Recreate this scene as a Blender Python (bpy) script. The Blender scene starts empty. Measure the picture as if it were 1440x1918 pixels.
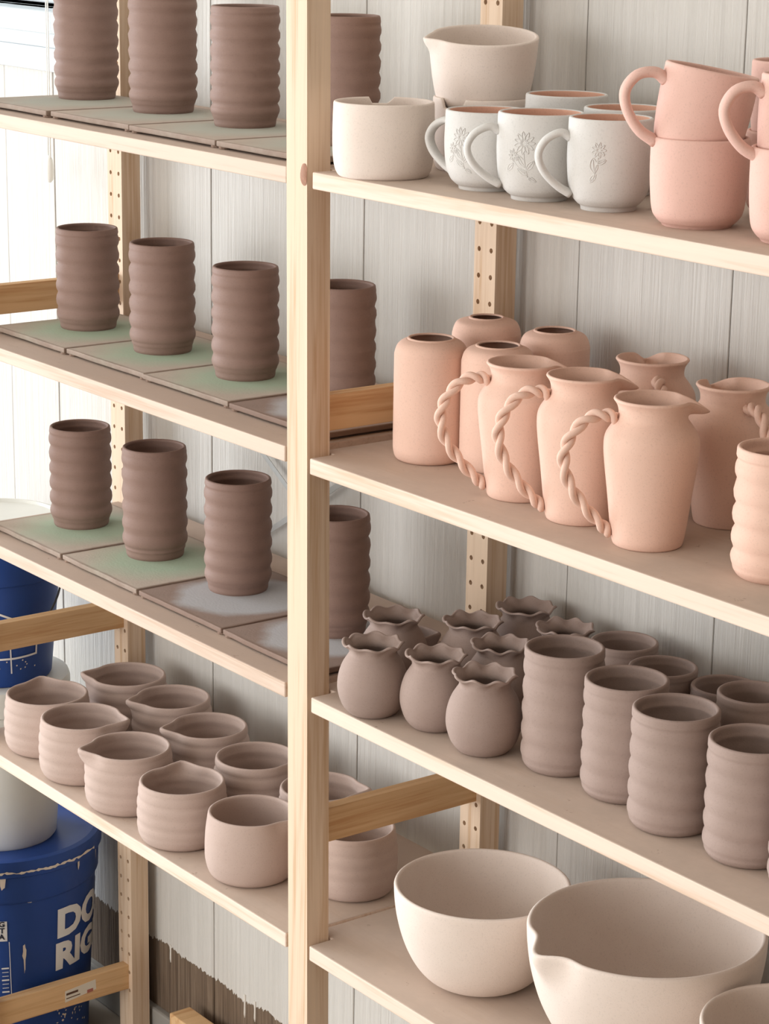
import bpy, bmesh, math, random
import numpy as np
from mathutils import Vector
random.seed(7)
S = bpy.context.scene
COL = S.collection
# ------------------------------------------------------------------ camera
FZ = 1.935                                    # floor offset of the camera solve
CAM = np.array([2.1652, -1.5092, -0.0961 + FZ]); FPX = 4431.17
YAW, PIT, ROL = 0.92386, 0.26215, 0.015919
_d = np.array([-math.sin(YAW)*math.cos(PIT), math.cos(YAW)*math.cos(PIT), -math.sin(PIT)])
_r = np.array([math.cos(YAW), math.sin(YAW), 0.0]); _u = np.cross(_r, _d)
CR = math.cos(ROL)*_r + math.sin(ROL)*_u; CU = math.cos(ROL)*_u - math.sin(ROL)*_r; CD = _d
cd = bpy.data.cameras.new('camera'); co = bpy.data.objects.new('camera', cd); COL.objects.link(co)
cd.sensor_fit = 'VERTICAL'; cd.sensor_height = 24.0; cd.lens = FPX*24.0/1918.0
cd.clip_start = 0.05; cd.clip_end = 60
from mathutils import Matrix
m = Matrix(((CR[0], CU[0], -CD[0], CAM[0]), (CR[1], CU[1], -CD[1], CAM[1]), (CR[2], CU[2], -CD[2], CAM[2]), (0, 0, 0, 1)))
co.matrix_world = m
S.camera = co
# ------------------------------------------------------------------ world, lights, exposure
w = bpy.data.worlds.new('overcast_sky'); S.world = w; w.use_nodes = True
bg = w.node_tree.nodes['Background']; bg.inputs[0].default_value = (0.80, 0.92, 1.0, 1); bg.inputs[1].default_value = 1.0
def area(name, loc, rot, sx, sy, power, col):
    l = bpy.data.lights.new(name, 'AREA'); l.shape = 'RECTANGLE'; l.size = sx; l.size_y = sy; l.energy = power; l.color = col
    o = bpy.data.objects.new(name, l); COL.objects.link(o); o.location = loc; o.rotation_euler = rot
    return o
ROOM = dict(x0=-4.2, x1=3.6, y0=-4.2, y1=0.345, z1=2.75)
area('window_left_offscreen', (-4.215, -1.95, 1.45), (0, -math.pi/2, 0), 2.1, 2.6, 150, (0.86, 0.93, 1.0))
area('window_front_offscreen', (-0.4, -4.215, 1.45), (math.pi/2, 0, 0), 4.0, 2.2, 96, (1.0, 0.965, 0.93))
S.view_settings.view_transform = 'Standard'; S.view_settings.look = 'None'
S.view_settings.exposure = 0.30; S.view_settings.gamma = 1.0; S.view_settings.use_curve_mapping = False
# ------------------------------------------------------------------ pixel helpers (1440 x 1918 frame)
def ray(px, py):
    v = CD*FPX + CR*(px-720.0) - CU*(py-959.0); return v/np.linalg.norm(v)
def onz(px, py, z): v = ray(px, py); return CAM + v*(z-CAM[2])/v[2]
def ony(px, py, y): v = ray(px, py); return CAM + v*(y-CAM[1])/v[1]
def onx(px, py, x): v = ray(px, py); return CAM + v*(x-CAM[0])/v[0]
def proj(p):
    v = np.asarray(p, float)-CAM; k = v@CD
    return 720+FPX*(v@CR)/k, 959-FPX*(v@CU)/k
def depth(p): return float((np.asarray(p, float)-CAM)@CD)
def hdir(p):
    v = np.asarray(p, float)[:2]-CAM[:2]; return v/np.linalg.norm(v)
# ------------------------------------------------------------------ materials
def srgb(r, g, b):
    f = lambda c: (c/255/12.92) if c/255 <= 0.04045 else ((c/255+0.055)/1.055)**2.4
    return (f(r), f(g), f(b), 1)
class NT:
    def __init__(s, name):
        s.m = bpy.data.materials.new(name); s.m.use_nodes = True; s.t = s.m.node_tree; s.b = s.t.nodes['Principled BSDF']
        s.b.inputs['Roughness'].default_value = 0.85; s.b.inputs['Specular IOR Level'].default_value = 0.25
    def n(s, ty, **kw):
        nd = s.t.nodes.new(ty)
        for k, v in kw.items():
            if k in nd.inputs: nd.inputs[k].default_value = v
            else: setattr(nd, k, v)
        return nd
    def l(s, a, b): s.t.links.new(a, b)
    def coords(s, scale=(1, 1, 1), obj=True):
        tc = s.n('ShaderNodeTexCoord'); mp = s.n('ShaderNodeMapping'); mp.inputs['Scale'].default_value = scale
        s.l(tc.outputs['Object'] if obj else s.n('ShaderNodeNewGeometry').outputs['Position'], mp.inputs['Vector']); return mp.outputs[0]
    def noise(s, vec, scale, detail=3, rough=0.5, dist=0.0):
        nd = s.n('ShaderNodeTexNoise'); nd.inputs['Scale'].default_value = scale; nd.inputs['Detail'].default_value = detail
        nd.inputs['Roughness'].default_value = rough; nd.inputs['Distortion'].default_value = dist; s.l(vec, nd.inputs['Vector']); return nd.outputs['Fac']
    def ramp(s, fac, stops):
        r = s.n('ShaderNodeValToRGB'); e = r.color_ramp.elements
        e[0].position, e[0].color = stops[0]; e[1].position, e[1].color = stops[-1]
        for p, c in stops[1:-1]: x = e.new(p); x.color = c
        s.l(fac, r.inputs[0]); return r.outputs[0]
    def mix(s, fac, a, b, mode='MIX'):
        x = s.n('ShaderNodeMix'); x.data_type = 'RGBA'; x.blend_type = mode
        for i, v in ((0, fac), (6, a), (7, b)):
            if hasattr(v, 'is_linked') or isinstance(v, bpy.types.NodeSocket): s.l(v, x.inputs[i])
            else: x.inputs[i].default_value = v
        return x.outputs[2]
    def math(s, op, a, b=None, c=None):
        x = s.n('ShaderNodeMath'); x.operation = op
        for i, v in enumerate((a, b, c)):
            if v is None: continue
            if isinstance(v, bpy.types.NodeSocket): s.l(v, x.inputs[i])
            else: x.inputs[i].default_value = v
        return x.outputs[0]
    def bump(s, h, strength, dist=0.002):
        b = s.n('ShaderNodeBump'); b.inputs['Strength'].default_value = strength; b.inputs['Distance'].default_value = dist
        s.l(h, b.inputs['Height']); s.l(b.outputs[0], s.b.inputs['Normal'])
    def color(s, c):
        if isinstance(c, bpy.types.NodeSocket): s.l(c, s.b.inputs['Base Color'])
        else: s.b.inputs['Base Color'].default_value = c
MATS = {}
def mat(name):
    return MATS[name]
def clay(name, c, c2, rough=0.9, lines=0.25):
    k = NT(name); v = k.coords((1, 1, 1)); vl = k.coords((6, 6, 260))
    big = k.noise(v, 22, 4, 0.6); fine = k.noise(v, 900, 2); ln = k.noise(vl, 1.0, 2)
    col = k.mix(k.math('MULTIPLY', big, 0.9), c, c2)
    sp = k.ramp(k.noise(v, 520, 1), [(0.30, (0.80, 0.80, 0.80, 1)), (0.42, (1, 1, 1, 1))])
    col = k.mix(0.35, col, sp, 'MULTIPLY'); k.color(col)
    h = k.math('ADD', k.math('MULTIPLY', fine, 0.35), k.math('MULTIPLY', ln, lines)); k.bump(h, 0.35, 0.0012)
    k.b.inputs['Roughness'].default_value = rough; MATS[name] = k.m
clay('brown_wet_clay', srgb(146, 120, 109), srgb(132, 106, 96), 0.62, 0.4)
clay('mauve_drying_clay', srgb(195, 174, 164), srgb(184, 161, 150), 0.85, 0.3)
clay('grey_mauve_clay', srgb(170, 150, 141), srgb(156, 135, 126), 0.85, 0.35)
clay('pink_bisque', srgb(232, 198, 181), srgb(225, 186, 167), 0.92, 0.2)
clay('deep_pink_bisque', srgb(228, 190, 178), srgb(219, 178, 164), 0.92, 0.25)
clay('pale_bisque', srgb(234, 220, 210), srgb(226, 209, 197), 0.92, 0.12)
clay('white_slip', srgb(214, 211, 207), srgb(206, 201, 196), 0.9, 0.15)
clay('salmon_bisque', srgb(222, 176, 154), srgb(212, 163, 140), 0.92, 0.15)
def pine(name, grain_axis, a, b, dusty=None):
    k = NT(name)
    sc = {'x': (1.2, 30, 30), 'y': (30, 1.2, 30), 'z': (30, 30, 1.0)}[grain_axis]
    v = k.coords(sc); v2 = k.coords(tuple(t*4 for t in sc)); v3 = k.coords((1, 1, 1))
    n1 = k.noise(v, 2.2, 4, 0.55, 0.6); n2 = k.noise(v2, 2.5, 2)
    f = k.math('ADD', k.math('MULTIPLY', n1, 0.75), k.math('MULTIPLY', n2, 0.25))
    col = k.ramp(f, [(0.36, b), (0.5, a), (0.66, tuple(min(1, c*1.06) for c in a[:3])+(1,))])
    # occasional knots, elongated along the grain
    ks = {'x': (3.0, 14, 14), 'y': (14, 3.0, 14), 'z': (14, 14, 3.0)}[grain_axis]
    vo = k.n('ShaderNodeTexVoronoi'); vo.inputs['Scale'].default_value = 1.0; k.l(k.coords(ks), vo.inputs['Vector'])
    kn = k.ramp(vo.outputs['Distance'], [(0.05, (1, 1, 1, 1)), (0.10, (0, 0, 0, 1))])
    col = k.mix(k.math('MULTIPLY', kn, 0.7), col, srgb(140, 92, 62))
    if dusty:
        g = k.n('ShaderNodeNewGeometry'); sx = k.n('ShaderNodeSeparateXYZ'); k.l(g.outputs['Normal'], sx.inputs[0])
        up = k.math('GREATER_THAN', sx.outputs[2], 0.8)
        d = k.ramp(k.noise(v3, 14, 5, 0.65), [(0.25, (0.62, 0.62, 0.62, 1)), (0.6, (1, 1, 1, 1))])
        dc = k.mix(k.noise(v3, 6, 4), dusty, tuple(c*0.86 for c in dusty[:3])+(1,))
        sp = k.ramp(k.noise(v3, 48, 4, 0.75), [(0.66, (0, 0, 0, 1)), (0.70, (1, 1, 1, 1))])
        dc = k.mix(k.math('MULTIPLY', sp, 0.5), dc, srgb(122, 92, 76))
        col = k.mix(k.math('MULTIPLY', up, d), col, dc)
    k.color(col); k.bump(f, 0.18, 0.001); k.b.inputs['Roughness'].default_value = 0.7; MATS[name] = k.m
pine('pine_post', 'z', srgb(219, 194, 169), srgb(201, 168, 136))
pine('pine_bar', 'y', srgb(214, 176, 132), srgb(196, 150, 104))
pine('pine_shelf', 'x', srgb(226, 204, 187), srgb(211, 182, 158), srgb(204, 184, 169))
pine('dusty_dimmed_shelf', 'x', srgb(208, 186, 169), srgb(194, 168, 148), srgb(196, 174, 159))  # clay dust, plus a darker tone offsetting the strong light on this bay
def plain(name, c, rough=0.6, var=0.08, scale=30, metal=0.0):
    k = NT(name); v = k.coords(); n = k.noise(v, scale, 4)
    k.color(k.mix(n, tuple(x*(1-var) for x in c[:3])+(1,), tuple(min(1, x*(1+var)) for x in c[:3])+(1,)))
    k.b.inputs['Roughness'].default_value = rough; k.b.inputs['Metallic'].default_value = metal; MATS[name] = k.m; return k
plain('steel', srgb(190, 190, 188), 0.4, 0.05, 40, 0.6)
plain('dark_wire', srgb(60, 62, 66), 0.4, 0.05)
plain('concrete', srgb(150, 145, 138), 0.95, 0.2, 18)
plain('floor_concrete', srgb(158, 148, 136), 0.9, 0.2, 9)
plain('wall_paint', srgb(226, 222, 214), 0.9, 0.03)
plain('wall_right_low_bounce', srgb(158, 140, 122), 0.9, 0.05)  # unseen wall, colour darkened to cut bounce onto right-facing sides
plain('drip_paint', srgb(218, 211, 202), 0.6, 0.03)
plain('ceiling_paint', srgb(235, 232, 226), 0.9, 0.03)
plain('trim_white', srgb(214, 220, 224), 0.6, 0.03)
plain('cord_white', srgb(235, 235, 230), 0.7, 0.03)
plain('print_white', srgb(226, 226, 226), 0.6, 0.05)
plain('print_dark', srgb(40, 44, 60), 0.6, 0.05)
plain('label_paper', srgb(214, 205, 190), 0.7, 0.05)
plain('label_brown', srgb(92, 66, 52), 0.7, 0.05)
plain('label_red', srgb(170, 105, 92), 0.7, 0.05)
plain('white_plastic', srgb(214, 214, 208), 0.45, 0.1, 14)
plain('paint_splat', srgb(222, 210, 196), 0.7, 0.08)
k = plain('blue_plastic', srgb(38, 70, 138), 0.42, 0.14, 9)
# glass
k = NT('window_glass'); k.b.inputs['Transmission Weight'].default_value = 1.0; k.b.inputs['Roughness'].default_value = 0.0
k.b.inputs['IOR'].default_value = 1.02; k.color((1, 1, 1, 1)); MATS['window_glass'] = k.m
# boards under the brown cylinders: cement-grey with a green or bluish damp field in the middle
def bat(name, damp, edge, r0=0.055, r1=0.108):
    k = NT(name); tc = k.n('ShaderNodeTexCoord'); ln = k.n('ShaderNodeVectorMath'); ln.operation = 'LENGTH'
    mp = k.n('ShaderNodeMapping'); mp.inputs['Scale'].default_value = (1, 1, 0.0); k.l(tc.outputs['Object'], mp.inputs[0]); k.l(mp.outputs[0], ln.inputs[0])
    v = tc.outputs['Object']; d = k.math('ADD', ln.outputs['Value'], k.math('MULTIPLY', k.math('SUBTRACT', k.noise(v, 14, 4), 0.5), 0.05))
    f = k.ramp(d, [(r0, (1, 1, 1, 1)), (r1, (0, 0, 0, 1))])
    e = k.mix(k.noise(v, 40, 4), edge, tuple(c*0.82 for c in edge[:3])+(1,))
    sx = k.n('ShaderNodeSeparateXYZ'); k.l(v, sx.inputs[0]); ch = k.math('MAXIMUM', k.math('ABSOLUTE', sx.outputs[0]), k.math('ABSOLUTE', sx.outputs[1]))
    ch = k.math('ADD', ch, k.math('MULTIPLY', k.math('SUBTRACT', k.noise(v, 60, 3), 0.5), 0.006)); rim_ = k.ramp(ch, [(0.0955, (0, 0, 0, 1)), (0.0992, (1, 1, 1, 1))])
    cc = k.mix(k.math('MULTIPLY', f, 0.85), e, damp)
    k.color(k.mix(k.math('MULTIPLY', rim_, 0.8), cc, srgb(120, 96, 82))); k.bump(k.noise(v, 300, 3), 0.25, 0.001)  # brown rim: clay stain with some edge shadow mixed into the colour
    k.b.inputs['Roughness'].default_value = 0.75; MATS[name] = k.m
bat('board_green', srgb(172, 194, 170), srgb(200, 186, 172))
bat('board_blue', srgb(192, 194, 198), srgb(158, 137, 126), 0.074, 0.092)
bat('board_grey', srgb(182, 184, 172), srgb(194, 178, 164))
# wall planks: thick white paint over rough-sawn wood, bare brown wood below the paint edge
k = NT('painted_plank'); P0 = k.coords((1, 1, 1), False)
gv = k.coords((60, 60, 1.5), False); g1 = k.noise(gv, 1.6, 6, 0.68, 1.2); gv2 = k.coords((220, 220, 5), False); g2 = k.noise(gv2, 1.6, 3)
grain = k.math('ADD', k.math('MULTIPLY', g1, 0.7), k.math('MULTIPLY', g2, 0.3))
paint = k.mix(grain, srgb(196, 192, 185), srgb(214, 209, 203))
bare = k.ramp(grain, [(0.3, srgb(70, 56, 45)), (0.5, srgb(112, 94, 78)), (0.7, srgb(142, 124, 106))])
sp = k.n('ShaderNodeSeparateXYZ'); k.l(P0, sp.inputs[0])
ev = k.n('ShaderNodeCombineXYZ'); k.l(sp.outputs[0], ev.inputs[0])
e1 = k.math('MULTIPLY', k.math('SUBTRACT', k.noise(ev.outputs[0], 9, 2), 0.5), 0.035); e2 = k.math('MULTIPLY', k.math('SUBTRACT', k.noise(ev.outputs[0], 160, 2), 0.5), 0.022)
lim = k.math('ADD', k.math('ADD', e1, e2), 0.179)
isb = k.math('LESS_THAN', sp.outputs[2], lim)
k.color(k.mix(isb, paint, bare)); k.bump(grain, 0.65, 0.0055); k.b.inputs['Roughness'].default_value = 0.7; MATS['painted_plank'] = k.m
# ------------------------------------------------------------------ mesh helpers
def link(name, me, mats, parent=None, loc=None):
    o = bpy.data.objects.new(name, me); COL.objects.link(o)
    for mm in (mats if isinstance(mats, (list, tuple)) else [mats]):
        if len(me.materials) < 8: me.materials.append(MATS[mm])
    if parent: o.parent = parent
    if loc is not None: o.location = loc
    return o
def empty(name, loc=(0, 0, 0), rz=0.0):
    o = bpy.data.objects.new(name, None); COL.objects.link(o); o.location = loc; o.rotation_euler = (0, 0, rz); o.empty_display_size = 0.05; return o
def tag(o, label=None, cat=None, group=None, kind=None):
    for kk, v in (('label', label), ('category', cat), ('group', group), ('kind', kind)):
        if v: o[kk] = v
    return o
def pydata(name, verts, faces, smooth=False):
    me = bpy.data.meshes.new(name); me.from_pydata([tuple(map(float, v)) for v in verts], [], faces); me.update()
    if smooth: me.polygons.foreach_set('use_smooth', [True]*len(me.polygons))
    return me
def boxmesh(name, x0, x1, y0, y1, z0, z1, bev=0.0, shear=None):
    bm = bmesh.new(); vs = [bm.verts.new((x, y, z)) for x in (x0, x1) for y in (y0, y1) for z in (z0, z1)]
    for f in ((0, 1, 3, 2), (4, 6, 7, 5), (0, 4, 5, 1), (2, 3, 7, 6), (0, 2, 6, 4), (1, 5, 7, 3)): bm.faces.new([vs[i] for i in f])
    bmesh.ops.recalc_face_normals(bm, faces=bm.faces)
    if bev: bmesh.ops.bevel(bm, geom=list(bm.edges), offset=bev, segments=2, affect='EDGES', profile=0.5)
    if shear:
        for v in bm.verts: v.co.x += shear(v.co.z)
    me = bpy.data.meshes.new(name); bm.to_mesh(me); bm.free(); return me
def prism(name, poly, z0, z1, bev=0.0):
    bm = bmesh.new(); f = bm.faces.new([bm.verts.new((x, y, z0)) for x, y in poly])
    r = bmesh.ops.extrude_face_region(bm, geom=[f]); bmesh.ops.translate(bm, vec=(0, 0, z1-z0), verts=[v for v in r['geom'] if isinstance(v, bmesh.types.BMVert)])
    bmesh.ops.recalc_face_normals(bm, faces=bm.faces)
    if bev: bmesh.ops.bevel(bm, geom=list(bm.edges), offset=bev, segments=2, affect='EDGES', profile=0.5)
    me = bpy.data.meshes.new(name); bm.to_mesh(me); bm.free(); return me
def spline(pts, n):
    """Catmull-Rom through pts, n samples"""
    P = [np.array(p, float) for p in pts]; P = [2*P[0]-P[1]]+P+[2*P[-1]-P[-2]]; out = []; segs = len(P)-3
    for i in range(n):
        t = i/(n-1)*segs; j = min(int(t), segs-1); t -= j; a, b, c, d = P[j:j+4]
        out.append(0.5*((2*b)+(-a+c)*t+(2*a-5*b+4*c-d)*t*t+(-a+3*b-3*c+d)*t**3))
    return np.array(out)
def sweep(path, rad, seg=8, flat=1.0, ref=None, cap=True):
    """tube along path; rad scalar or list; flat = ratio of the section along the binormal"""
    path = np.asarray(path, float); n = len(path); V = []; F = []
    T = np.gradient(path, axis=0); T /= np.linalg.norm(T, axis=1)[:, None]
    B = np.array(ref if ref is not None else (0.13, 0.21, 0.97), float)
    for i in range(n):
        t = T[i]; b = B-(B@t)*t; nb = np.linalg.norm(b); b = b/nb if nb > 1e-6 else b; 
        if ref is None: B = b
        c = np.cross(t, b); rr = rad[i] if hasattr(rad, '__len__') else rad
        for j in range(seg):
            a = 2*math.pi*j/seg; V.append(path[i]+rr*(math.cos(a)*c+flat*math.sin(a)*b))
    for i in range(n-1):
        for j in range(seg): F.append((i*seg+j, i*seg+(j+1) % seg, (i+1)*seg+(j+1) % seg, (i+1)*seg+j))
    if cap: F.append(tuple(range(seg-1, -1, -1))); F.append(tuple((n-1)*seg+j for j in range(seg)))
    return V, F
def merge(parts):
    V = []; F = []
    for v, f in parts:
        o = len(V); V += list(v); F += [tuple(i+o for i in q) for q in f]
    return V, F
def interp(pts, n):
    """resample a profile [(r,z)..] smoothly to n points"""
    return spline([(a, b) for a, b in pts], n)
def sstep(a, b, x):
    t = min(1, max(0, (x-a)/(b-a))) if b != a else float(x > a); return t*t*(3-2*t)
def lathe(name, outer, inner, seg=56, deform=None, mats=1, split=None):
    """outer: profile base centre -> rim, inner: rim -> inside bottom centre. one closed surface"""
    prof = list(outer)+list(inner); V = []; F = []; no = len(outer)
    for i, (r, z) in enumerate(prof):
        if i in (0, len(prof)-1): V.append((0, 0, z)); continue
        for j in range(seg):
            a = 2*math.pi*j/seg; rr, zz = r, z
            if deform: rr, zz = deform(a, r, z, i >= no)
            V.append((rr*math.cos(a), rr*math.sin(a), zz))
    def idx(i, j):
        if i == 0: return 0
        if i == len(prof)-1: return 1+(len(prof)-2)*seg
        return 1+(i-1)*seg+j % seg
    mi = []
    for i in range(len(prof)-1):
        for j in range(seg):
            q = [idx(i, j), idx(i, j+1), idx(i+1, j+1), idx(i+1, j)]
            q2 = []
            for x in q:
                if x not in q2: q2.append(x)
            F.append(tuple(q2)); mi.append(1 if (split is not None and i >= split) else 0)
    me = pydata(name, V, F, True)
    if split is not None: me.polygons.foreach_set('material_index', mi)
    return me
def pot_profile(shape, R, H, t, nz=40, wave=None, inset=0.93):
    """shape: control points (r/R, z/H) of the outside, base to rim; t wall thickness"""
    c = interp(shape, nz)
    c[:, 1] = np.clip(c[:, 1], 0, 1.02)
    out = [(0, 0), (c[0, 0]*R*0.6, 0.0)]
    for r, z in c: 
        rr = r*R + (wave(z)*R if wave else 0)
        out.append((rr, z*H))
    rim_r, rim_z = out[-1]
    for a in (35, 70): out.append((rim_r-t/2+t/2*math.cos(math.radians(a)), rim_z+t/2*math.sin(math.radians(a))))
    inn = []
    for a in (110, 145): inn.append((rim_r-t/2+t/2*math.cos(math.radians(a)), rim_z+t/2*math.sin(math.radians(a))))
    for r, z in c[::-2]:
        if z*H < 1.6*t: break
        inn.append((max(0.002, r*R-t + (wave(z)*R*1.35 if wave else 0)), z*H))
    rl = inn[-1][0]
    inn += [(rl*0.9, 1.25*t), (rl*0.5, t), (0, t)]
    return out, inn
# ------------------------------------------------------------------ room shell
X0, X1, Y0, Y1, Z1 = ROOM['x0'], ROOM['x1'], ROOM['y0'], ROOM['y1'], ROOM['z1']
def struct(name, me, mt, parent=None):
    o = link(name, me, mt, parent)
    if not parent: o['kind'] = 'structure'
    return o
struct('floor', boxmesh('floor', X0, X1, Y0, Y1+0.1, -0.08, 0), 'floor_concrete')
struct('ceiling', boxmesh('ceiling', X0-0.1, X1+0.1, Y0-0.1, Y1+0.1, Z1, Z1+0.08), 'ceiling_paint')
struct('wall_right', boxmesh('wall_right', X1, X1+0.1, Y0, Y1+0.1, 0, Z1), 'wall_right_low_bounce')
def wall_with_hole(name, axis, pos, th, u0, u1, hu0, hu1, hz0, hz1, mt):
    bm = bmesh.new(); 
    parts = [(u0, hu0, 0, Z1), (hu1, u1, 0, Z1), (hu0, hu1, 0, hz0), (hu0, hu1, hz1, Z1)]
    me_all = []
    for a, b, c, d in parts:
        if b-a < 1e-4 or d-c < 1e-4: continue
        bx = boxmesh('t', a, b, pos, pos+th, c, d) if axis == 'x' else boxmesh('t', pos, pos+th, a, b, c, d)
        bm.from_mesh(bx); bpy.data.meshes.remove(bx)
    me = bpy.data.meshes.new(name); bm.to_mesh(me); bm.free()
    return struct(name, me, mt)
wall_with_hole('wall_left', 'y', X0-0.1, 0.1, Y0, Y1+0.1, -3.25, -0.65, 0.4, 2.5, 'wall_paint')
wall_with_hole('wall_front', 'x', Y0-0.1, 0.1, X0, X1, -2.4, 1.6, 0.35, 2.55, 'wall_paint')
# back wall: sheathing behind, then planks one by one in front of it; window opening upper left
YW = 0.32                                      # face of the planks
WX0, WX1, WZ0, WZ1 = -2.15, -0.965, 1.635, 2.42
wb = wall_with_hole('wall_back', 'x', Y1+0.002, 0.06, X0, X1, WX0, WX1, WZ0, WZ1, 'wall_paint')
gro = [-4.2, -3.86, -3.5, -3.1, -2.75, -2.42, -2.05, -1.68, -1.29, -1.132, -0.895, -0.678, -0.3115, 0.111, 0.362, 0.68, 1.0, 1.33, 1.72, 2.1, 2.5, 2.86, 3.2, 3.6]
for a, b in zip(gro[:-1], gro[1:]):
    segs = [(0.062, Z1)]
    if b > WX0 and a < WX1: 
        segs = [(0.062, WZ0), (WZ1, Z1)]
    for z0, z1 in segs:
        aa, bb = a, b
        dy = random.uniform(-0.0008, 0.0008)
        link('plank', boxmesh('plank', aa+0.0008, bb-0.0008, YW+dy, Y1, z0, z1, 0.0012), 'painted_plank', wb)
    if a < WX1 < b: link('plank', boxmesh('plank', WX1, b-0.0014, YW, Y1, WZ0, WZ1, 0.001), 'painted_plank', wb)
    if a < WX0 < b: link('plank', boxmesh('plank', a+0.0014, WX0, YW, Y1, WZ0, WZ1, 0.001), 'painted_plank', wb)
for px_, py_, L_ in ((320, 1770, 0.030), (459, 1868, 0.034), (478, 1880, 0.030)):
    q_ = ony(px_, py_, YW); V_, F_ = sweep([(q_[0], YW, 0.186), (q_[0], YW, q_[2]-L_*0.3), (q_[0], YW, q_[2]-L_*0.8), (q_[0], YW, q_[2]-L_)], [0.0026, 0.0018, 0.0021, 0.0012], 8)
    link('paint_drip', pydata('paint_drip', V_, F_, True), 'drip_paint', wb)
struct('baseboard_back', boxmesh('baseboard_back', X0, X1, YW-0.012, Y1, 0, 0.062, 0.004), 'concrete')
# window in the back wall
wo = empty('window_1', ((WX0+WX1)/2, YW, WZ0)); wo['kind'] = 'structure'
ox, oz = (WX0+WX1)/2, WZ0
def wpart(n, x0, x1, y0, y1, z0, z1, mt, bev=0.003): return link(n, boxmesh(n, x0-ox, x1-ox, y0-YW, y1-YW, z0-oz, z1-oz, bev), mt, wo)
wpart('window_sill', WX0-0.06, WX1+0.05, YW-0.045, YW+0.09, WZ0-0.034, WZ0, 'trim_white', 0.005)
wpart('apron', WX0-0.03, WX1+0.025, YW-0.022, YW+0.001, WZ0-0.058, WZ0-0.034, 'trim_white', 0.006)
wpart('apron', WX0-0.03, WX1+0.025, YW-0.012, YW+0.001, WZ0-0.096, WZ0-0.0585, 'trim_white', 0.004)
wpart('window_frame', WX0, WX0+0.045, YW+0.01, YW+0.07, WZ0, WZ1, 'trim_white'); wpart('window_frame', WX1-0.045, WX1, YW+0.01, YW+0.07, WZ0, WZ1, 'trim_white')
wpart('window_frame', WX0+0.045, WX1-0.045, YW+0.01, YW+0.07, WZ1-0.045, WZ1, 'trim_white'); wpart('window_frame', WX0+0.045, WX1-0.045, YW+0.03, YW+0.07, WZ0+0.004, WZ0+0.016, 'trim_white')
wpart('casing', WX1-0.002, WX1+0.014, YW-0.012, YW+0.002, WZ0, WZ1+0.05, 'trim_white'); wpart('casing', WX0-0.06, WX0+0.002, YW-0.012, YW+0.002, WZ0, WZ1+0.05, 'trim_white')
wpart('pane', WX0+0.04, WX1-0.04, YW+0.048, YW+0.052, WZ0+0.01, WZ1-0.04, 'window_glass', 0)
# windows the daylight comes through (behind and beside the camera)
def light_window(name, axis, pos, u0, u1, z0, z1):
    e = empty(name); e['kind'] = 'structure'
    rails = [(u0, u0+0.06, z0, z1), (u1-0.06, u1, z0, z1), (u0, u1, z0, z0+0.06), (u0, u1, z1-0.06, z1), ((u0+u1)/2-0.03, (u0+u1)/2+0.03, z0, z1)]
    for a, b, c, d in rails:
        me = boxmesh('window_frame', a, b, pos-0.03, pos+0.03, c, d, 0.004) if axis == 'x' else boxmesh('window_frame', pos-0.03, pos+0.03, a, b, c, d, 0.004)
        link('window_frame', me, 'trim_white', e)
light_window('window_2', 'y', X0-0.05, -3.25, -0.65, 0.4, 2.5)
light_window('window_3', 'x', Y0-0.05, -2.4, 1.6, 0.35, 2.55)
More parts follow.
